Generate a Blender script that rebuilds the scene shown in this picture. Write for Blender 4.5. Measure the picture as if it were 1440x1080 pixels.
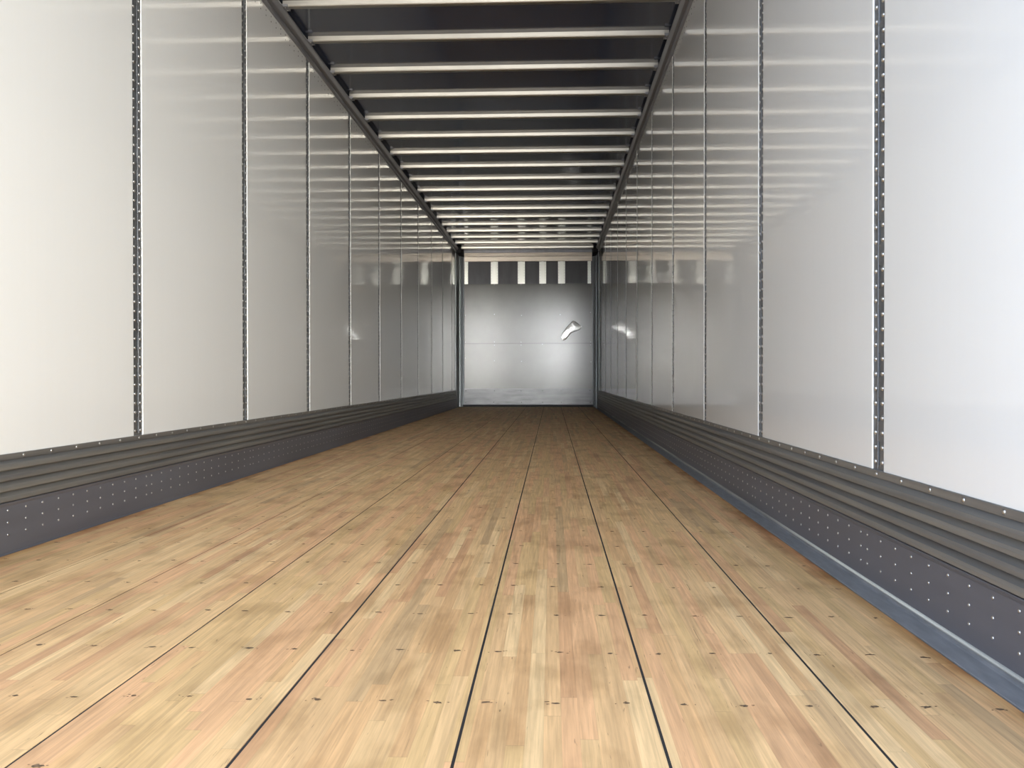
import bpy, math, random
from mathutils import Matrix, Vector

for o in list(bpy.data.objects):
    bpy.data.objects.remove(o, do_unlink=True)
scene = bpy.context.scene
COL = scene.collection
random.seed(11)

# ------------------------------------------------------------------ camera, sky, exposure
YAW, PITCH, ROLL = math.radians(2.5254), math.radians(0.4618), math.radians(0.0566)
Rv = Vector((math.cos(YAW), math.sin(YAW), 0))
Hf = Vector((-math.sin(YAW), math.cos(YAW), 0))
Fv = Hf * math.cos(PITCH) - Vector((0, 0, math.sin(PITCH)))
Uv = Hf * math.sin(PITCH) + Vector((0, 0, math.cos(PITCH)))
R2 = Rv * math.cos(ROLL) - Uv * math.sin(ROLL)
U2 = Rv * math.sin(ROLL) + Uv * math.cos(ROLL)
cam_data = bpy.data.cameras.new('camera')
cam_data.sensor_width = 36.0
cam_data.lens = 36.0 * 1265.27 / 1440.0
cam_data.clip_start = 0.05
cam = bpy.data.objects.new('camera', cam_data)
COL.objects.link(cam)
m = Matrix.Identity(4)
for i in range(3):
    m[i][0], m[i][1], m[i][2] = R2[i], U2[i], -Fv[i]
m[0][3], m[1][3], m[2][3] = 0.4252, 0.0, 0.54
cam.matrix_world = m
scene.camera = cam

world = bpy.data.worlds.new('sky')
scene.world = world
world.use_nodes = True
wn, wl = world.node_tree.nodes, world.node_tree.links
wn.clear()
w_out = wn.new('ShaderNodeOutputWorld')
w_bg = wn.new('ShaderNodeBackground')
w_tc = wn.new('ShaderNodeTexCoord')
w_sep = wn.new('ShaderNodeSeparateXYZ')
wl.new(w_tc.outputs['Generated'], w_sep.inputs[0])
w_map = wn.new('ShaderNodeMapRange')
w_map.inputs['From Min'].default_value = -1
w_map.inputs['From Max'].default_value = 1
wl.new(w_sep.outputs['Z'], w_map.inputs['Value'])
w_ramp = wn.new('ShaderNodeValToRGB')
cr = w_ramp.color_ramp
SKY = [(0.0, (.38, .37, .36)), (0.40, (.44, .43, .415)), (0.488, (.46, .45, .43)), (0.502, (.80, .82, .85)), (0.64, (.66, .70, .75)), (1.0, (.58, .66, .78))]
while len(cr.elements) < len(SKY):
    cr.elements.new(0.5)
for e, (p, c) in zip(cr.elements, SKY):
    e.position = p
    e.color = (*c, 1)
wl.new(w_map.outputs[0], w_ramp.inputs[0])
# hazy bright sky low down behind the open doors
w_dot = wn.new('ShaderNodeVectorMath'); w_dot.operation = 'DOT_PRODUCT'
w_nrm = wn.new('ShaderNodeVectorMath'); w_nrm.operation = 'NORMALIZE'
wl.new(w_tc.outputs['Generated'], w_nrm.inputs[0])
wl.new(w_nrm.outputs[0], w_dot.inputs[0])
w_dot.inputs[1].default_value = Vector((0.12, -1, 0.05)).normalized()
w_max = wn.new('ShaderNodeMath'); w_max.operation = 'MAXIMUM'; w_max.inputs[1].default_value = 0
wl.new(w_dot.outputs['Value'], w_max.inputs[0])
w_pow = wn.new('ShaderNodeMath'); w_pow.operation = 'POWER'; w_pow.inputs[1].default_value = 22
wl.new(w_max.outputs[0], w_pow.inputs[0])
w_mul = wn.new('ShaderNodeMath'); w_mul.operation = 'MULTIPLY_ADD'
w_mul.inputs[1].default_value = 14.6
w_mul.inputs[2].default_value = 1.0
w_hm = wn.new('ShaderNodeMapRange')          # added dim band in the low glow, to darken the bulkhead's left half
w_hm.inputs['From Min'].default_value = -0.30
w_hm.inputs['From Max'].default_value = 0.10
wl.new(w_sep.outputs['X'], w_hm.inputs['Value'])
w_half = wn.new('ShaderNodeValToRGB')
GLOW_DIM = [(0.0, .40), (0.40, .38), (0.50, .08), (0.68, .08), (0.80, .62), (1.0, .62)]
while len(w_half.color_ramp.elements) < len(GLOW_DIM):
    w_half.color_ramp.elements.new(0.5)
for e, (p, v) in zip(w_half.color_ramp.elements, GLOW_DIM):
    e.position = p
    e.color = (v, v, v, 1)
wl.new(w_hm.outputs[0], w_half.inputs[0])
w_lobe = wn.new('ShaderNodeMath'); w_lobe.operation = 'MULTIPLY'
wl.new(w_pow.outputs[0], w_lobe.inputs[0]); wl.new(w_half.outputs[0], w_lobe.inputs[1])
wl.new(w_lobe.outputs[0], w_mul.inputs[0])
# bluer open sky to one side, warmer sunlit yard to the other
w_side = wn.new('ShaderNodeMapRange')
w_side.inputs['From Min'].default_value = -0.45
w_side.inputs['From Max'].default_value = 0.05
wl.new(w_sep.outputs['X'], w_side.inputs['Value'])
w_tint = wn.new('ShaderNodeMix'); w_tint.data_type = 'RGBA'
w_tint.inputs[6].default_value = (.80, .95, 1.22, 1)
w_tint.inputs[7].default_value = (1.03, 1.0, .945, 1)
wl.new(w_side.outputs[0], w_tint.inputs[0])
w_mixc = wn.new('ShaderNodeMix'); w_mixc.data_type = 'RGBA'; w_mixc.blend_type = 'MULTIPLY'
w_mixc.inputs[0].default_value = 1.0
wl.new(w_ramp.outputs[0], w_mixc.inputs[6])
wl.new(w_tint.outputs[2], w_mixc.inputs[7])
wl.new(w_mixc.outputs[2], w_bg.inputs['Color'])
# small bright spot added to the sky for the bulkhead's highlight
w_dot2 = wn.new('ShaderNodeVectorMath'); w_dot2.operation = 'DOT_PRODUCT'
wl.new(w_nrm.outputs[0], w_dot2.inputs[0])
w_dot2.inputs[1].default_value = Vector((0.026, -1, 0.040)).normalized()
w_max2 = wn.new('ShaderNodeMath'); w_max2.operation = 'MAXIMUM'; w_max2.inputs[1].default_value = 0
wl.new(w_dot2.outputs['Value'], w_max2.inputs[0])
w_pow2 = wn.new('ShaderNodeMath'); w_pow2.operation = 'POWER'; w_pow2.inputs[1].default_value = 3000
wl.new(w_max2.outputs[0], w_pow2.inputs[0])
w_sum = wn.new('ShaderNodeMath'); w_sum.operation = 'MULTIPLY_ADD'
w_sum.inputs[1].default_value = 44.0
wl.new(w_pow2.outputs[0], w_sum.inputs[0])
wl.new(w_mul.outputs[0], w_sum.inputs[2])
wl.new(w_sum.outputs[0], w_bg.inputs['Strength'])
wl.new(w_bg.outputs[0], w_out.inputs[0])

scene.view_settings.view_transform = 'Standard'
scene.view_settings.look = 'None'
scene.view_settings.gamma = 1.0
scene.view_settings.use_curve_mapping = False
scene.view_settings.exposure = 2.63
scene.cycles.max_bounces = 16
scene.cycles.diffuse_bounces = 10
scene.cycles.glossy_bounces = 10

# ------------------------------------------------------------------ dimensions (metres, floor at z = 0, trailer runs along +Y)
HW = 1.2406                       # half width between the wall linings
Y0, Y1 = 0.12, 16.2               # open doorway, bulkhead
POST0, PITCHY = 3.5593, 1.27      # first slotted post on the left wall, spacing
Z_PANEL0, Z_PANEL1 = 0.3055, 2.715
Z_ROOF = 2.811
CORNER_Y = 15.58
SEAMS = [-1.228, -0.9497, -0.645, -0.3309, -0.0245, 0.2868, 0.5895, 0.9012, 1.183]

# ------------------------------------------------------------------ materials
def new_mat(name):
    mt = bpy.data.materials.new(name)
    mt.use_nodes = True
    nt = mt.node_tree
    return mt, nt.nodes, nt.links, nt.nodes['Principled BSDF']

def N(nodes, kind, **kw):
    n = nodes.new(kind)
    for k, v in kw.items():
        setattr(n, k, v)
    return n

def math_node(nodes, links, op, a, b=None, c=None):
    n = nodes.new('ShaderNodeMath'); n.operation = op
    for i, v in enumerate((a, b, c)):
        if v is None:
            continue
        if isinstance(v, (int, float)):
            n.inputs[i].default_value = v
        else:
            links.new(v, n.inputs[i])
    return n.outputs[0]

def ramp(nodes, links, fac, stops, interp='LINEAR'):
    n = nodes.new('ShaderNodeValToRGB')
    n.color_ramp.interpolation = interp
    while len(n.color_ramp.elements) < len(stops):
        n.color_ramp.elements.new(0.5)
    for e, (p, c) in zip(n.color_ramp.elements, stops):
        e.position = p
        e.color = (*c, 1) if len(c) == 3 else c
    links.new(fac, n.inputs[0])
    return n.outputs[0]

def coords(nodes, links, scale):
    tc = nodes.new('ShaderNodeTexCoord')
    mp = nodes.new('ShaderNodeMapping')
    mp.inputs['Scale'].default_value = scale
    links.new(tc.outputs['Object'], mp.inputs[0])
    return mp.outputs[0]

def metal(name, base, metallic, rough, scale=(6, 6, 6), vary=0.12, rvary=0.08, tint=None, detail=4, bump=0.0):
    """Metal with a procedural mottling in colour and gloss."""
    mt, n, l, b = new_mat(name)
    v = coords(n, l, scale)
    nz = n.new('ShaderNodeTexNoise'); nz.inputs['Scale'].default_value = 1.0; nz.inputs['Detail'].default_value = detail
    l.new(v, nz.inputs['Vector'])
    t = tint or tuple(c * (1 - vary) for c in base)
    lo = tuple(max(0, c * (1 - vary)) for c in t)
    hi = tuple(min(1, c * (1 + vary)) for c in base)
    l.new(ramp(n, l, nz.outputs[0], [(0.3, lo), (0.7, hi)]), b.inputs['Base Color'])
    b.inputs['Metallic'].default_value = metallic
    l.new(math_node(n, l, 'MULTIPLY_ADD', nz.outputs[0], rvary * 2, rough - rvary), b.inputs['Roughness'])
    if bump:
        bp = n.new('ShaderNodeBump'); bp.inputs['Strength'].default_value = bump; bp.inputs['Distance'].default_value = 0.002
        l.new(nz.outputs[0], bp.inputs['Height']); l.new(bp.outputs[0], b.inputs['Normal'])
    return mt

def make_panel_mat():
    mt, n, l, b = new_mat('white lining sheet')
    v = coords(n, l, (3, 40, 1.2))
    nz = n.new('ShaderNodeTexNoise'); nz.inputs['Scale'].default_value = 1; nz.inputs['Detail'].default_value = 3
    l.new(v, nz.inputs['Vector'])
    l.new(ramp(n, l, nz.outputs[0], [(0.3, (.857, .858, .825)), (0.7, (.863, .864, .832))]), b.inputs['Base Color'])
    b.inputs['Roughness'].default_value = 0.07
    b.inputs['Coat Weight'].default_value = 0.5
    b.inputs['Coat Roughness'].default_value = 0.04
    b.inputs['IOR'].default_value = 1.5
    return mt

def make_wood_mat():
    mt, n, l, b = new_mat('laminated oak strips')
    tc = n.new('ShaderNodeTexCoord')
    sep = n.new('ShaderNodeSeparateXYZ'); l.new(tc.outputs['Object'], sep.inputs[0])
    x, y = sep.outputs['X'], sep.outputs['Y']
    M = lambda op, a, bb=None, c=None: math_node(n, l, op, a, bb, c)
    sx = M('MULTIPLY', x, 1 / 0.0275)
    sid = M('FLOOR', sx)
    fx = M('FRACT', sx)
    wn1 = N(n, 'ShaderNodeTexWhiteNoise', noise_dimensions='1D'); l.new(sid, wn1.inputs['W'])
    r1 = wn1.outputs['Value']
    leng = M('MULTIPLY_ADD', r1, 0.45, 0.55)
    sy = M('ADD', M('DIVIDE', y, leng), M('MULTIPLY', r1, 37.0))
    yid = M('FLOOR', sy)
    fy = M('FRACT', sy)
    cmb = n.new('ShaderNodeCombineXYZ'); l.new(sid, cmb.inputs[0]); l.new(yid, cmb.inputs[1])
    wn2 = N(n, 'ShaderNodeTexWhiteNoise', noise_dimensions='2D'); l.new(cmb.outputs[0], wn2.inputs['Vector'])
    stave = ramp(n, l, wn2.outputs['Value'], [
        (0.00, (.575, .372, .188)), (0.13, (.610, .405, .205)), (0.27, (.555, .345, .170)), (0.38, (.590, .352, .185)),
        (0.50, (.645, .450, .238)), (0.60, (.560, .375, .180)), (0.72, (.605, .362, .190)), (0.80, (.470, .315, .165)),
        (0.85, (.590, .395, .200)), (0.94, (.515, .300, .155))], 'CONSTANT')
    # fine grain, running along the strip
    gv = n.new('ShaderNodeCombineXYZ')
    l.new(M('MULTIPLY', x, 190.0), gv.inputs[0])
    l.new(M('MULTIPLY_ADD', y, 5.0, M('MULTIPLY', wn2.outputs['Value'], 90.0)), gv.inputs[1])
    l.new(M('MULTIPLY', sid, 3.7), gv.inputs[2])
    g1 = n.new('ShaderNodeTexNoise'); g1.inputs['Scale'].default_value = 1; g1.inputs['Detail'].default_value = 5; g1.inputs['Roughness'].default_value = .6
    l.new(gv.outputs[0], g1.inputs['Vector'])
    # broad figure
    fv = n.new('ShaderNodeCombineXYZ')
    l.new(M('MULTIPLY', x, 48.0), fv.inputs[0])
    l.new(M('MULTIPLY_ADD', y, 2.6, M('MULTIPLY', wn2.outputs['Value'], 50.0)), fv.inputs[1])
    l.new(M('MULTIPLY', sid, 1.9), fv.inputs[2])
    g2 = n.new('ShaderNodeTexNoise'); g2.inputs['Scale'].default_value = 1; g2.inputs['Detail'].default_value = 4; g2.inputs['Distortion'].default_value = 1.2
    l.new(fv.outputs[0], g2.inputs['Vector'])
    k1 = M('MULTIPLY_ADD', g1.outputs[0], 0.80, 0.60)
    k2 = M('MULTIPLY_ADD', g2.outputs[0], 0.66, 0.66)
    # dark hairline checks and worm streaks
    cv = n.new('ShaderNodeCombineXYZ')
    l.new(M('MULTIPLY', x, 95.0), cv.inputs[0]); l.new(M('MULTIPLY_ADD', y, 6.0, M('MULTIPLY', wn2.outputs['Value'], 30.0)), cv.inputs[1])
    g3 = n.new('ShaderNodeTexNoise'); g3.inputs['Scale'].default_value = 1; g3.inputs['Detail'].default_value = 3; g3.inputs['Distortion'].default_value = 2.5
    l.new(cv.outputs[0], g3.inputs['Vector'])
    chk = ramp(n, l, g3.outputs[0], [(0.0, (.35, .35, .35)), (0.245, (.45, .45, .45)), (0.30, (1, 1, 1))])
    # smudges of dirt
    d1 = n.new('ShaderNodeTexNoise'); d1.inputs['Scale'].default_value = 1; d1.inputs['Detail'].default_value = 5
    dv = n.new('ShaderNodeMapping'); dv.inputs['Scale'].default_value = (9, 4, 1); l.new(tc.outputs['Object'], dv.inputs[0]); l.new(dv.outputs[0], d1.inputs['Vector'])
    dirt = ramp(n, l, d1.outputs[0], [(0.0, (.62, .58, .54)), (0.36, (.80, .78, .75)), (0.50, (1, 1, 1)), (1, (1.0, 1.0, 1.0))])
    # joints between strips and butt ends
    jx = M('MINIMUM', fx, M('SUBTRACT', 1.0, fx))
    jl = M('MULTIPLY_ADD', M('LESS_THAN', jx, 0.018), -0.09, 1.0)
    jy = M('MINIMUM', fy, M('SUBTRACT', 1.0, fy))
    jt = M('MULTIPLY_ADD', M('LESS_THAN', jy, 0.0013), -0.16, 1.0)
    k = M('MULTIPLY', M('MULTIPLY', k1, k2), M('MULTIPLY', jl, jt))
    def mulc(a, bsock, is_val=False):
        mx = N(n, 'ShaderNodeMix', data_type='RGBA', blend_type='MULTIPLY')
        mx.inputs[0].default_value = 1.0
        l.new(a, mx.inputs[6])
        if is_val:
            cc = n.new('ShaderNodeCombineColor')
            for i in range(3):
                l.new(bsock, cc.inputs[i])
            bsock = cc.outputs[0]
        l.new(bsock, mx.inputs[7])
        return mx.outputs[2]
    c = mulc(mulc(mulc(stave, k, True), chk), dirt)
    edge = M('MINIMUM', M('SUBTRACT', 1.184, x), M('ADD', x, 1.229))
    ed = M('ADD', edge, M('MULTIPLY', M('SUBTRACT', d1.outputs[0], 0.5), 0.10))
    rust = ramp(n, l, M('MULTIPLY', ed, 8.0), [(0.0, (.62, .44, .30)), (0.10, (.80, .66, .52)), (0.45, (1, 1, 1))])
    c = mulc(c, rust)
    l.new(c, b.inputs['Base Color'])
    l.new(M('MULTIPLY_ADD', g2.outputs[0], 0.15, 0.47), b.inputs['Roughness'])
    b.inputs['IOR'].default_value = 1.47
    bp = n.new('ShaderNodeBump'); bp.inputs['Strength'].default_value = 0.25; bp.inputs['Distance'].default_value = 0.001
    l.new(g1.outputs[0], bp.inputs['Height']); l.new(bp.outputs[0], b.inputs['Normal'])
    return mt

MAT = {}
MAT['panel'] = make_panel_mat()
MAT['wood'] = make_wood_mat()
MAT['post'] = metal('dull galvanised post', (.24, .25, .26), 0.75, 0.42, (20, 20, 3), .12)
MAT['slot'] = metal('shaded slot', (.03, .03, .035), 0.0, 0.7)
MAT['rivet'] = metal('bright rivet', (.56, .56, .55), 1.0, 0.36, (50, 50, 50), .05, .03)
MAT['dark_rivet'] = metal('dull dark rivet', (.035, .035, .035), 0.2, 0.6)
MAT['rail'] = metal('weathered aluminium rail', (.25, .24, .215), 0.5, 0.42, (40, .8, 40), .10, .06, (.19, .187, .183))
MAT['plate'] = metal('grey steel kick plate', (.128, .132, .152), 0.3, 0.48, (12, 1.0, 12), .08, .06)
MAT['floor_plate'] = metal('grey floor plate', (.215, .222, .235), 0.15, 0.60, (60, 12, 60), .10, .06)
MAT['bead'] = metal('pale sealant bead', (.46, .46, .41), 0.0, 0.55, (9, 0.7, 9), .35, .05, (.16, .16, .16))
MAT['cove'] = metal('dark anodised cove', (.27, .27, .285), 0.5, 0.40, (12, 1.0, 12), .08, .05)
MAT['bow'] = metal('bright aluminium bow', (.38, .365, .33), 0.9, 0.32, (2, 30, 30), .06, .05)
MAT['roof'] = metal('dark glossy roof sheet', (.042, .052, .084), 0.0, 0.13, (3, 3, 3), .05, .02)
MAT['roof'].node_tree.nodes['Principled BSDF'].inputs['IOR'].default_value = 1.9
MAT['bulkhead'] = metal('grey bulkhead sheet', (.155, .149, .130), 0.0, 0.17, (2.5, 2.5, 2.5), .05, .02)
MAT['kick'] = metal('scuffed grey kick plate', (.30, .30, .305), 0.0, 0.22, (3, 3, 16), .18, .08)
MAT['stud'] = metal('bright aluminium stud', (.86, .86, .78), 0.3, 0.38, (6, 6, 2), .04, .04)
MAT['header'] = metal('aluminium header', (.78, .68, .56), 0.3, 0.36, (2, 6, 40), .08, .05)  # copper tint from the wood floor's reflection is put into the base colour
MAT['skin'] = metal('dark outer sheet', (.15, .148, .155), 0.0, 0.55, (8, 8, 2), .10)
MAT['corner'] = metal('dark corner steel', (.15, .16, .165), 0.6, 0.42, (12, 12, 2), .08)
MAT['black'] = metal('black gap', (.012, .012, .014), 0.0, 0.8)
MAT['screw'] = metal('dark screw pit', (.135, .085, .048), 0.0, 0.8, (140, 140, 140), .45)
MAT['dent'] = metal('creased bare aluminium', (.55, .55, .52), 0.12, 0.20, (20, 20, 20), .03, .05)
MAT['dent'].node_tree.nodes['Principled BSDF'].inputs['Specular IOR Level'].default_value = 0.9
for q in ('bulkhead', 'kick'):
    MAT[q].node_tree.nodes['Principled BSDF'].inputs['Specular IOR Level'].default_value = 0.19

# ------------------------------------------------------------------ mesh helpers
class MB:
    def __init__(self):
        self.v, self.f, self.mi, self.sm = [], [], [], []
    def add(self, verts, faces, mi=0, smooth=False):
        o = len(self.v)
        self.v += [tuple(p) for p in verts]
        for f in faces:
            self.f.append([o + i for i in f]); self.mi.append(mi); self.sm.append(smooth)
    def box(self, a, b, mi=0):
        (x0, y0, z0), (x1, y1, z1) = a, b
        v = [(x0, y0, z0), (x1, y0, z0), (x1, y1, z0), (x0, y1, z0), (x0, y0, z1), (x1, y0, z1), (x1, y1, z1), (x0, y1, z1)]
        self.add(v, [(0, 3, 2, 1), (4, 5, 6, 7), (0, 1, 5, 4), (1, 2, 6, 5), (2, 3, 7, 6), (3, 0, 4, 7)], mi)
    def extrude(self, prof, axis, a, b, mi=0, smooth=False, n=1):
        """Closed profile (list of 2-D points) swept along an axis. axis 'y': points are (x, z); 'x': (y, z); 'z': (x, y)."""
        def P(p, t):
            return {'y': (p[0], t, p[1]), 'x': (t, p[0], p[1]), 'z': (p[0], p[1], t)}[axis]
        k = len(prof)
        v = []
        for s in range(n + 1):
            t = a + (b - a) * s / n
            v += [P(p, t) for p in prof]
        fs = []
        for s in range(n):
            for i in range(k):
                j = (i + 1) % k
                fs.append((s * k + i, s * k + j, (s + 1) * k + j, (s + 1) * k + i))
        fs.append(tuple(range(k - 1, -1, -1))); fs.append(tuple(n * k + i for i in range(k)))
        self.add(v, fs, mi, smooth)
    def dome(self, c, nrm, r, h, mi=0, seg=8):
        """A low rivet head whose flat side sits on c, bulging along nrm."""
        nrm = Vector(nrm).normalized(); c = Vector(c)
        t = nrm.orthogonal().normalized(); s = nrm.cross(t)
        v = []
        for (rr, hh) in ((1.0, 0.0), (0.86, 0.55), (0.5, 0.9)):
            for i in range(seg):
                a = 2 * math.pi * i / seg
                v.append(c + (t * math.cos(a) + s * math.sin(a)) * r * rr + nrm * h * hh)
        v.append(c + nrm * h)
        fs = []
        for k in range(2):
            for i in range(seg):
                j = (i + 1) % seg
                fs.append((k * seg + i, k * seg + j, (k + 1) * seg + j, (k + 1) * seg + i))
        for i in range(seg):
            fs.append((2 * seg + i, 2 * seg + (i + 1) % seg, 3 * seg))
        self.add(v, fs, mi, True)
    def build(self, name, mats, parent=None, loc=(0, 0, 0)):
        me = bpy.data.meshes.new(name)
        me.from_pydata(self.v, [], self.f)
        for mt in (mats if isinstance(mats, (list, tuple)) else [mats]):
            me.materials.append(mt)
        me.polygons.foreach_set('material_index', self.mi)
        me.polygons.foreach_set('use_smooth', self.sm)
        import bmesh
        bm = bmesh.new(); bm.from_mesh(me)
        bmesh.ops.recalc_face_normals(bm, faces=bm.faces)
        bm.to_mesh(me); bm.free()
        me.update()
        o = bpy.data.objects.new(name, me)
        COL.objects.link(o)
        o.location = loc
        if parent:
            o.parent = parent
        return o

def tag(o, label=None, cat=None, group=None, kind=None):
    if label: o['label'] = label
    if cat: o['category'] = cat
    if group: o['group'] = group
    if kind: o['kind'] = kind
    return o

def thing(name, label, cat, loc=(0, 0, 0), group=None, kind=None):
    o = bpy.data.objects.new(name, None)
    o.empty_display_size = 0.1
    COL.objects.link(o)
    o.location = loc
    return tag(o, label, cat, group, kind)

def copy_tree(o, parent=None):
    c = o.copy(); COL.objects.link(c)
    if parent:
        c.parent = parent
    for ch in list(o.children):
        copy_tree(ch, c)
    return c

ORD = ['', 'first', 'second', 'third', 'fourth', 'fifth', 'sixth', 'seventh', 'eighth', 'ninth', 'tenth', 'eleventh', 'twelfth',
       'thirteenth', 'fourteenth', 'fifteenth', 'sixteenth', 'seventeenth', 'eighteenth']

# ------------------------------------------------------------------ floor: eight laminated boards with open black seams
floor = thing('floor', 'pale laminated oak trailer floor of eight long boards', 'floor', kind='structure')
fb = MB(); fb.box((-HW - .05, Y0, -0.06), (HW + .05, Y1 + .06, -0.028))
for q in SEAMS[1:8]:
    fb.box((q - .004, Y0, -.028), (q + .004, Y1 - .012, -.0010))
fb.build('underfloor', MAT['black'], floor)
OFFS = ((0.042, 0.146, 0.252), (0.05, 0.155, 0.262), (0.036, 0.150, 0.258))
for i in range(8):
    a, b = SEAMS[i], SEAMS[i + 1]
    g = 0.0024 if i >= 3 else 0.0017
    mb = MB()
    x0, x1 = a + (g if i else 0), b - (g if i < 7 else 0.002)
    bev = 0.0005
    mb.extrude([(x0, -.028), (x1, -.028), (x1, -bev), (x1 - bev, 0), (x0 + bev, 0), (x0, -bev)], 'y', Y0, Y1 - 0.01, 0)
    # driven screws: torn dark pits three to a row
    k = 0
    y = 0.932
    while y < Y1 - 0.1:
        for off in OFFS[i % 3]:
            cx = a + off * (b - a) / 0.305 + random.uniform(-.010, .010)
            cy = y + random.uniform(-.007, .007)
            rx, ry = random.uniform(.0045, .0100), random.uniform(.003, .0055)
            seg = 10
            v = [(cx + rx * random.uniform(.5, 1.25) * math.cos(6.2832 * s / seg), cy + ry * random.uniform(.5, 1.3) * math.sin(6.2832 * s / seg), 0.0007) for s in range(seg)]
            v.append((cx, cy, 0.0009))
            mb.add(v, [(s, (s + 1) % seg, seg) for s in range(seg)], 1)
            for q in range(random.randint(2, 4)):      # torn fibres round the pit
                fx, fy = cx + random.uniform(-.019, .019), cy + random.uniform(-.007, .007)
                fw, fl = random.uniform(.001, .004), random.uniform(.0008, .002)
                mb.add([(fx - fw, fy, .0007), (fx, fy - fl, .0007), (fx + fw, fy + fl * .4, .0007), (fx, fy + fl, .0007)], [(0, 1, 2, 3)], 1)
        y += 0.2768
    mb.build('floor_board', [MAT['wood'], MAT['screw'], MAT['dark_rivet']], floor)

# ------------------------------------------------------------------ side walls
def P(side, d, z):      # profile point: d metres inward from the lining plane
    return (side * (HW - d), z)

for side, word in ((-1, 'left'), (1, 'right')):
    wall = MB()
    wall.box((side * (HW + .022), Y0, -.03), (side * (HW + .045), Y1 + .10, Z_ROOF + .01))
    w = wall.build('wall_' + word, MAT['post'])
    tag(w, 'outer sheet behind the white lining on the %s side of the trailer' % word, 'wall', kind='structure')
    first = 2.2893 if side < 0 else 1.0193
    near = MB()
    near.box((side * HW, Y0, Z_PANEL0), (side * (HW + .012), first - 0.039 + (.078 if side > 0 else .078), Z_PANEL1))
    near.build('door_end_lining', MAT['panel'], w)

    # base rail
    L = CORNER_Y
    base = thing('baseboard_' + word, 'dark grey ribbed and riveted base rail along the foot of the %s wall' % word, 'base rail', (0, 0, 0), kind='structure')
    fl = MB()
    fl.extrude([P(side, -.015, .3055), P(side, .0035, .3055), P(side, .0050, .304), P(side, .0050, .2885), P(side, -.015, .2885)], 'y', Y0, L)
    y = 2.761 - 10 * 0.1588
    while y < L - .05:
        fl.dome((side * (HW - .005), y, .2965), (-side, 0, 0), .0055, .003, 1)
        y += 0.15875
    fl.build('screw_flange', [MAT['rail'], MAT['rivet']], base)
    rb = MB()
    pr = [P(side, -.015, .2885), P(side, .001, .2885), P(side, .001, .286)]
    z = .286
    for k in range(4):
        h = (.286 - .1575) / 4
        pr += [P(side, .0120, z - .0090), P(side, .0145, z - .0110), P(side, .0160, z - .0185), P(side, .0160, z - .0262), P(side, .0145, z - .0275), P(side, .002, z - .0280), P(side, .002, z - h)]
        z -= h
    pr += [P(side, -.015, z)]
    rb.extrude(pr, 'y', Y0, L)
    rb.build('ribbed_rail', MAT['rail'], base)
    rp = MB()
    rp.extrude([P(side, -.015, .1575), P(side, .009, .1575), P(side, .010, .1555), P(side, .008, .150), P(side, .006, .146), P(side, .006, .020), P(side, -.015, .020)], 'y', Y0, L)
    for j in range(-2, 10):
        ys = 3.6630 + 1.27 * j
        for k in range(14):
            yy = ys + .0940 * k
            if Y0 + .05 < yy < L - .03:
                for zz in (.133, .096, .059):
                    rp.dome((side * (HW - .006), yy, zz), (-side, 0, 0), .0040, .0022, 1, 7)
    rp.build('rivet_plate', [MAT['plate'], MAT['rivet']], base)
    fp = MB()
    wd = .0566 if side > 0 else .0116
    fp.extrude([P(side, -.015, -.02), P(side, wd, -.02), P(side, wd, .0008), P(side, wd - .001, .0018), P(side, .010, .0026), P(side, .006, .0045), P(side, .0055, .0200), P(side, -.015, .0200)], 'y', Y0, L)
    fp.build('floor_plate', MAT['floor_plate' if side > 0 else 'plate'], base)
    if side > 0:
        bd = MB()
        bd.extrude([P(side, .004, .0215), P(side, .0095, .0205), P(side, .0115, .017), P(side, .0095, .0135), P(side, .005, .0125)], 'y', Y0, L)
        bd.build('sealant_bead', MAT['bead'], base)

    # cove rail at the top of the wall
    cv = MB()
    cv.extrude([P(side, -.02, 2.704), P(side, .010, 2.705), P(side, .015, 2.710), P(side, .016, 2.727), P(side, .008, 2.729), P(side, .008, 2.737), P(side, .032, 2.741), P(side, .036, 2.746),
                P(side, .046, 2.766), P(side, .0495, 2.770), P(side, .0495, 2.776), P(side, .030, 2.778), P(side, .012, 2.790), P(side, .012, Z_ROOF), P(side, -.02, Z_ROOF)], 'y', Y0, L)
    c = cv.build('trim_%d' % (1 if side < 0 else 2), MAT['cove'])
    tag(c, 'dark metal cove rail joining the roof to the %s wall' % word, 'cove rail', kind='structure')

    # lining panels and slotted posts
    def panel_mesh(ln, rivets=True):
        pm = MB()
        e = .0025
        prof = [(side * (HW + .012), 0), (side * (HW + e), 0), (side * HW, e), (side * HW, ln - e), (side * (HW + e), ln), (side * (HW + .012), ln)]
        pm.extrude(prof, 'z', 0, Z_PANEL1 - Z_PANEL0)
        if rivets:
            yy = .05
            while yy < ln - .03:
                for dz in (.032, .062):
                    pm.dome((side * HW, yy, Z_PANEL1 - Z_PANEL0 - dz), (-side, 0, 0), .0050, .0012, 1, 6)
                yy += .0955
        return pm
    half = .039
    start = 3.5593 - 1.27 if side < 0 else 2.2893 - 1.27
    posts_y = []
    y = 2.2893 if side > 0 else 3.5593
    while y < 15.2:
        posts_y.append(y); y += PITCHY
    spans = [(posts_y[0] - PITCHY + half, posts_y[0] - half)]
    for a, b in zip(posts_y, posts_y[1:]):
        spans.append((a + half, b - half))
    spans.append((posts_y[-1] + half, CORNER_Y - .012))
    wside = 'wall on the side of the %s' % ('wide grey floor plate' if side > 0 else 'narrow floor edge')
    proto = None
    n = len(spans)
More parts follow.
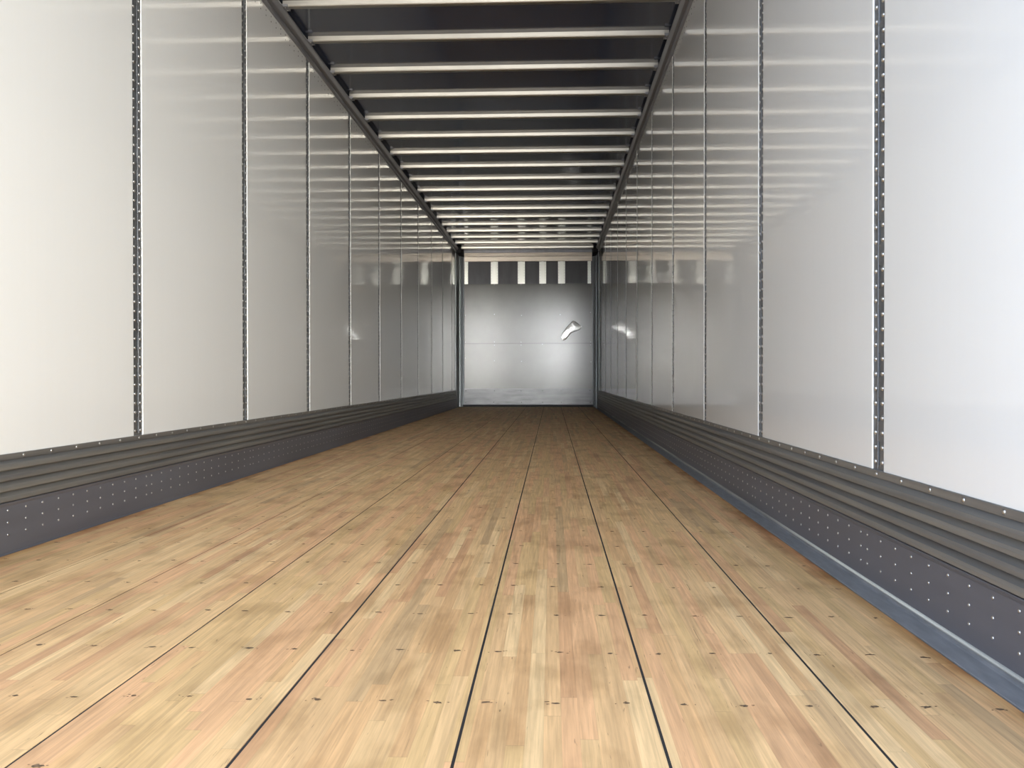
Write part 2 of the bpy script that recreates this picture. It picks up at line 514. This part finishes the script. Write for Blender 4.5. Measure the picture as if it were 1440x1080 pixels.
    for k, (a, b) in enumerate(spans):
        if k == n - 1:
            p = panel_mesh(b - a).build('lining_panel', [MAT['panel'], MAT['dark_rivet']])
        elif proto is None:
            proto = p = panel_mesh(b - a).build('lining_panel', [MAT['panel'], MAT['dark_rivet']])
        else:
            p = proto.copy(); COL.objects.link(p)
        p.location = (0, a, Z_PANEL0)
        if k == 0:
            lab = 'white lining panel of the %s wall nearest the open doorway, cut by the photo edge' % word
        elif k == n - 1:
            lab = 'narrow white lining strip of the %s wall beside the bulkhead corner post' % word
        elif n - 1 - k <= 4:
            lab = 'white lining panel of the %s wall, %s full one from the bulkhead' % (word, ORD[n - 1 - k])
        else:
            lab = 'white lining panel of the %s wall, %s counted from the open doorway' % (word, ORD[k + 1])
        tag(p, lab, 'wall panel', 'white lining panels of the %s wall' % word, 'thing')

    pproto = None
    for k, y in enumerate(posts_y):
        if k >= len(posts_y) - 4:
            lab = 'slotted steel post of the %s wall, %s from the bulkhead' % (word, ORD[len(posts_y) - k])
        else:
            lab = 'slotted steel post of the %s wall, %s counted from the open doorway' % (word, ORD[k + 1])
        if pproto is None:
            t = pproto = thing('slotted_post', lab, 'wall post', (side * HW, y, Z_PANEL0), 'slotted posts of the %s wall' % word)
            H = Z_PANEL1 - Z_PANEL0
            s = side
            # two riveted flanges beside a raised centre web pierced by slots
            for sg in (-1, 1):
                strip = MB()
                strip.extrude([(s * .0030, sg * .0385), (s * .0030, sg * .008), (s * .0045, sg * .0072), (s * .012, sg * .0072), (s * .012, sg * .0385)], 'z', 0, H)
                f_o = strip.build('flange', MAT['post'], t)
                rv = MB()
                z = .02
                while z < H - .01:
                    rv.dome((s * .0030, sg * .0235, z), (-s, 0, 0), .0068, .0042, 0, 8)
                    z += .0369
                rv.build('rivet_column', MAT['rivet'], f_o)
            web = MB()
            z = .012
            zs, holes = [0.0], []
            while z + .059 < H:
                zs += [z, z + .059]; holes.append(len(zs) - 2); z += .1105
            zs.append(H)
            ysl = [-.0074, -.0050, .0050, .0074]
            d0, d1 = s * .0034, s * .0160
            wv = [(d0, yy, zz) for zz in zs for yy in ysl] + [(d1, yy, zz) for zz in zs for yy in ysl]
            nb = len(zs) * 4
            wf_ = []
            for r in range(len(zs) - 1):
                for c in range(3):
                    a = r * 4 + c
                    if c == 1 and r in holes:
                        for (p, q) in ((a, a + 4), (a + 1, a + 5), (a, a + 1), (a + 4, a + 5)):
                            wf_.append((p, q, q + nb, p + nb))
                        continue
                    wf_.append((a, a + 1, a + 5, a + 4))
                for c in (0, 3):
                    a = r * 4 + c
                    wf_.append((a, a + 4, a + 4 + nb, a + nb))
            web.add(wv, wf_)
            web_o = web.build('slotted_web', MAT['post'], t)
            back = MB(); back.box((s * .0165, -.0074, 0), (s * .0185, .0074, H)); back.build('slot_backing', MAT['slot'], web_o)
        else:
            t = copy_tree(pproto)
            t.location = (side * HW, y, Z_PANEL0)
            t['label'] = lab

# ------------------------------------------------------------------ roof sheet and roof bows
cl = MB()
cl.box((-HW - .03, Y0, Z_ROOF), (HW + .03, Y1 + .1, Z_ROOF + .012))
ceil = cl.build('ceiling', MAT['roof'])
tag(ceil, 'dark glossy metal roof sheet above the roof bows', 'roof', kind='structure')
ys = [5.410] + [5.3682 + .6096 * i for i in range(1, 18)]
bproto = None
for k, y in enumerate(ys):
    if k < 9:
        lab = 'bright metal roof bow across the dark roof, %s counted from the doorway end' % ORD[k + 1]
    else:
        lab = 'bright metal roof bow across the dark roof, %s counted back from the bulkhead' % ORD[len(ys) - k]
    if bproto is None:
        t = bproto = thing('roof_bow', lab, 'roof bow', (0, y, 2.776), 'roof bows under the dark roof')
        bar = MB()
        h = Z_ROOF - 2.776
        prof = [(-.026, h), (-.024, .010), (-.021, .004), (-.015, 0), (.015, 0), (.021, .004), (.024, .010), (.026, h)]
        bar.extrude(prof, 'x', -1.196, 1.196, 0, False, 1)
        bar.build('bow_bar', MAT['bow'], t)
        for sg in (-1, 1):
            br = MB()
            br.box((sg * 1.165, -.036, -.004), (sg * 1.212, .036, .012))
            for yy in (-.022, .022):
                br.dome((sg * 1.180, yy, -.004), (0, 0, -1), .006, .004, 1, 7)
            br.build('end_bracket', [MAT['cove'], MAT['rivet']], t)
    else:
        t = copy_tree(bproto); t.location = (0, y, 2.776); t['label'] = lab

# ------------------------------------------------------------------ bulkhead
bk = MB()
bk.box((-HW - .03, Y1 + .075, -.03), (HW + .03, Y1 + .09, Z_ROOF + .01))
x = -1.06
while x < 1.1:
    for z in [2.60 - .05 * i for i in range(3)]:
        bk.dome((x, Y1 + .075, z), (0, -1, 0), .005, .003, 1, 6)
    x += .05
wf = bk.build('wall_front', [MAT['skin'], MAT['plate']])
tag(wf, 'dark outer sheet of the front wall seen between the bulkhead studs', 'wall', kind='structure')

sl = MB(); sl.box((-HW, Y1 - .012, -.005), (HW, Y1 + .07, .036))
tag(sl.build('trim_3', MAT['black']), 'black gap strip under the bulkhead sheets', 'trim', kind='structure')

def sheet(name, label, x0, x1, z0, z1, y, th, mt, rivets, rmat='kick', r=.009):
    t = thing(name, label, 'bulkhead sheet' if name.endswith('sheet') else 'kick plate', ((x0 + x1) / 2, y, z0))
    cx = (x0 + x1) / 2
    s = MB()
    e = .002
    s.extrude([(x0 - cx, e), (x0 - cx + e, 0), (x1 - cx - e, 0), (x1 - cx, e), (x1 - cx, th), (x0 - cx, th)], 'z', 0, z1 - z0)
    s.build('sheet', mt, t)
    for (rx, rz) in rivets:
        d = MB(); d.dome((0, 0, 0), (0, -1, 0), r, .004, 0, 8)
        d.build('rivet', MAT[rmat], t, (rx - cx, 0, rz - z0))
    return t

def px(u, v):           # the bulkhead plane is Y1: metres from measured fractions of its width and height
    return (-1.151 + (u - 653) * 2.306 / 180.0, 0.0375 + (569 - v) * 2.176 / 170.2)

up = [px(*p) for p in ((695.5, 400), (733, 400), (762.5, 400), (790, 400), (830, 399.5), (654.5, 442.5), (695.5, 441.7), (733.7, 443.2), (788, 442.5), (830.5, 439.5), (654.5, 480.5), (695.5, 480.5), (733, 481), (830.5, 481))]
usheet = sheet('upper_bulkhead_sheet', 'upper brushed metal bulkhead sheet with a bright creased dent', -1.151, 1.155, 1.1425, 2.2125, Y1, .006, MAT['bulkhead'], up)
lo = [px(*p) for p in ((654.5, 503), (695.5, 485), (733, 485), (763, 484), (830.5, 485), (695.5, 507), (733.7, 508), (831, 509))]
lsheet = sheet('lower_bulkhead_sheet', 'lower brushed metal bulkhead sheet below the horizontal seam', -1.151, 1.155, .300, 1.1365, Y1, .006, MAT['bulkhead'], lo)
ss = MB(); ss.box((-1.150, .0062, .80), (1.150, .0100, .88)); ss.build('seam_backing', MAT['black'], lsheet)
kk = [px(*p) for p in ((655, 549.5), (695.5, 549.5), (733, 549.7), (763.2, 549.3), (789.5, 549), (829.5, 549), (655, 566), (694.5, 565.5), (733.5, 565.8), (763.2, 565.8), (789.5, 565.8), (830, 565.8))]
sheet('bulkhead_kick_plate', 'scuffed low kick plate across the foot of the bulkhead', -1.155, 1.158, .0375, .327, Y1 - .006, .005, MAT['kick'], kk, 'dark_rivet', .008)

# the creased dent high on the right of the upper sheet
dent_outline = [px(*p) for p in ((792, 479.5), (789, 474), (792.5, 466), (797.5, 459.5), (802.5, 454.5), (805.5, 450.5), (810, 453), (814.5, 456.5), (818.5, 459), (816.5, 463), (812.5, 465), (808, 466.5), (803, 469), (799.5, 473), (796, 478))]
dm = MB()
ocx = sum(p[0] for p in dent_outline) / len(dent_outline); ocz = sum(p[1] for p in dent_outline) / len(dent_outline)
rings = [(1.0, 0.0), (.82, .006), (.62, .004), (.40, .011), (.18, .006)]
vs = []
for ri, (sc, dep) in enumerate(rings):
    for (xx, zz) in dent_outline:
        j = dep * .85 * random.uniform(.4, 1.6)
        vs.append((ocx + (xx - ocx) * sc - .002, -j, ocz + (zz - ocz) * sc - 1.1425))
vs.append((ocx - .002, -.008, ocz - 1.1425))
K = len(dent_outline)
fs = []
for ri in range(len(rings) - 1):
    for i in range(K):
        j = (i + 1) % K
        fs.append((ri * K + i, ri * K + j, (ri + 1) * K + j, (ri + 1) * K + i))
for i in range(K):
    fs.append(((len(rings) - 1) * K + i, (len(rings) - 1) * K + (i + 1) % K, len(rings) * K))
dm.add(vs, fs, 0, True)
dd = dm.build('dent', MAT['dent'], usheet)
dd.location = (0, -.0005, 0)
dd['label'] = 'bright creased dent'

# studs behind the sheets and the header over them
def stud(label, x0, x1, hat=True):
    cx = (x0 + x1) / 2
    t = thing('bulkhead_stud', label, 'bulkhead stud', (cx, Y1 + .012, .04), 'bright studs along the top of the bulkhead')
    w = x1 - x0
    H = 2.619 - .04
    s = MB()
    if hat:
        a, b = w * .5, w * .22
        s.extrude([(-a, .060), (-a, .018), (-b - .011, .018), (-b - .011, .052), (-b, .052), (-b, 0), (b, 0), (b, .052), (b + .011, .052), (b + .011, .018), (a, .018), (a, .060)], 'z', 0, H)
    else:
        a = w * .5
        s.extrude([(-a, .040), (-a, .012), (-a * .16, .012), (-a * .16, .036), (a * .16, .036), (a * .16, .012), (a, .012), (a, .040)], 'z', 0, H)
    s.build('channel', MAT['stud'], t)
    for sg in (-1, 1):
        rv = MB()
        z = 2.12
        while z < H - .04:
            rv.dome((sg * w * .41, .018 if hat else .012, z), (0, -1, 0), .006, .004, 0, 6); z += .05
        rv.build('rivet_column', MAT['rivet'], t)
    return t
stud('slim bright stud at the dark corner on the left end of the bulkhead top', -1.149, -1.084, False)
stud('wide bright stud on the bulkhead top, first in from the left corner', -.672, -.544)
stud('wide bright stud on the bulkhead top, second in from the left corner', -.185, -.057)
stud('wide bright stud on the bulkhead top, second in from the right corner', .203, .327)
stud('wide bright stud on the bulkhead top, first in from the right corner', .540, .668)
stud('slim bright stud at the dark corner on the right end of the bulkhead top', 1.071, 1.133, False)

hd = thing('header_rail', 'pale stepped header rail over the bulkhead studs', 'header rail', (0, Y1, 2.62))
hb = MB(); hb.extrude([(.012, 0), (.009, .003), (.009, .085), (.052, .085), (.052, 0)], 'x', -1.149, 1.149); hb.build('lower_flange', MAT['header'], hd)
hb = MB(); hb.extrude([(.000, .087), (-.006, .092), (-.006, .118), (.000, .124), (.000, .152), (.052, .152), (.052, .087)], 'x', -1.149, 1.149); hb.build('upper_step', MAT['header'], hd)
he = MB(); he.box((-HW, Y1 - .02, 2.775), (HW, Y1 + .07, Z_ROOF)); tag(he.build('trim_4', MAT['cove']), 'dark end rail between the header and the roof', 'trim', kind='structure')

for side, word in ((-1, 'left'), (1, 'right')):
    t = thing('corner_post', 'dark steel corner post where the bulkhead meets the %s wall' % word, 'corner post', (side * HW, Y1, 0))
    s = side
    a = MB()
    a.extrude([(s * .02, -.63), (-s * .006, -.63), (-s * .008, -.62), (-s * .008, -.40), (-s * .002, -.39), (-s * .002, -.33), (-s * .012, -.32), (-s * .012, -.10), (s * .02, -.10)], 'z', 0, 2.70)
    a.build('wall_flange', MAT['corner'], t)
    a = MB()
    a.extrude([(s * .02, -.10), (-s * .030, -.10), (-s * .034, -.085), (-s * .034, -.03), (-s * .060, -.022), (-s * .066, -.006), (-s * .0845, -.002), (-s * .0845, .03), (s * .02, .03)], 'z', 0, 2.70)
    a.build('front_flange', MAT['corner'], t)
    a = MB()
    a.box((s * .02, -.60, 2.70), (-s * .09, .03, Z_ROOF - .002) if s > 0 else (-s * .09, .03, Z_ROOF - .002))
    a.build('post_cap', MAT['black'], t)
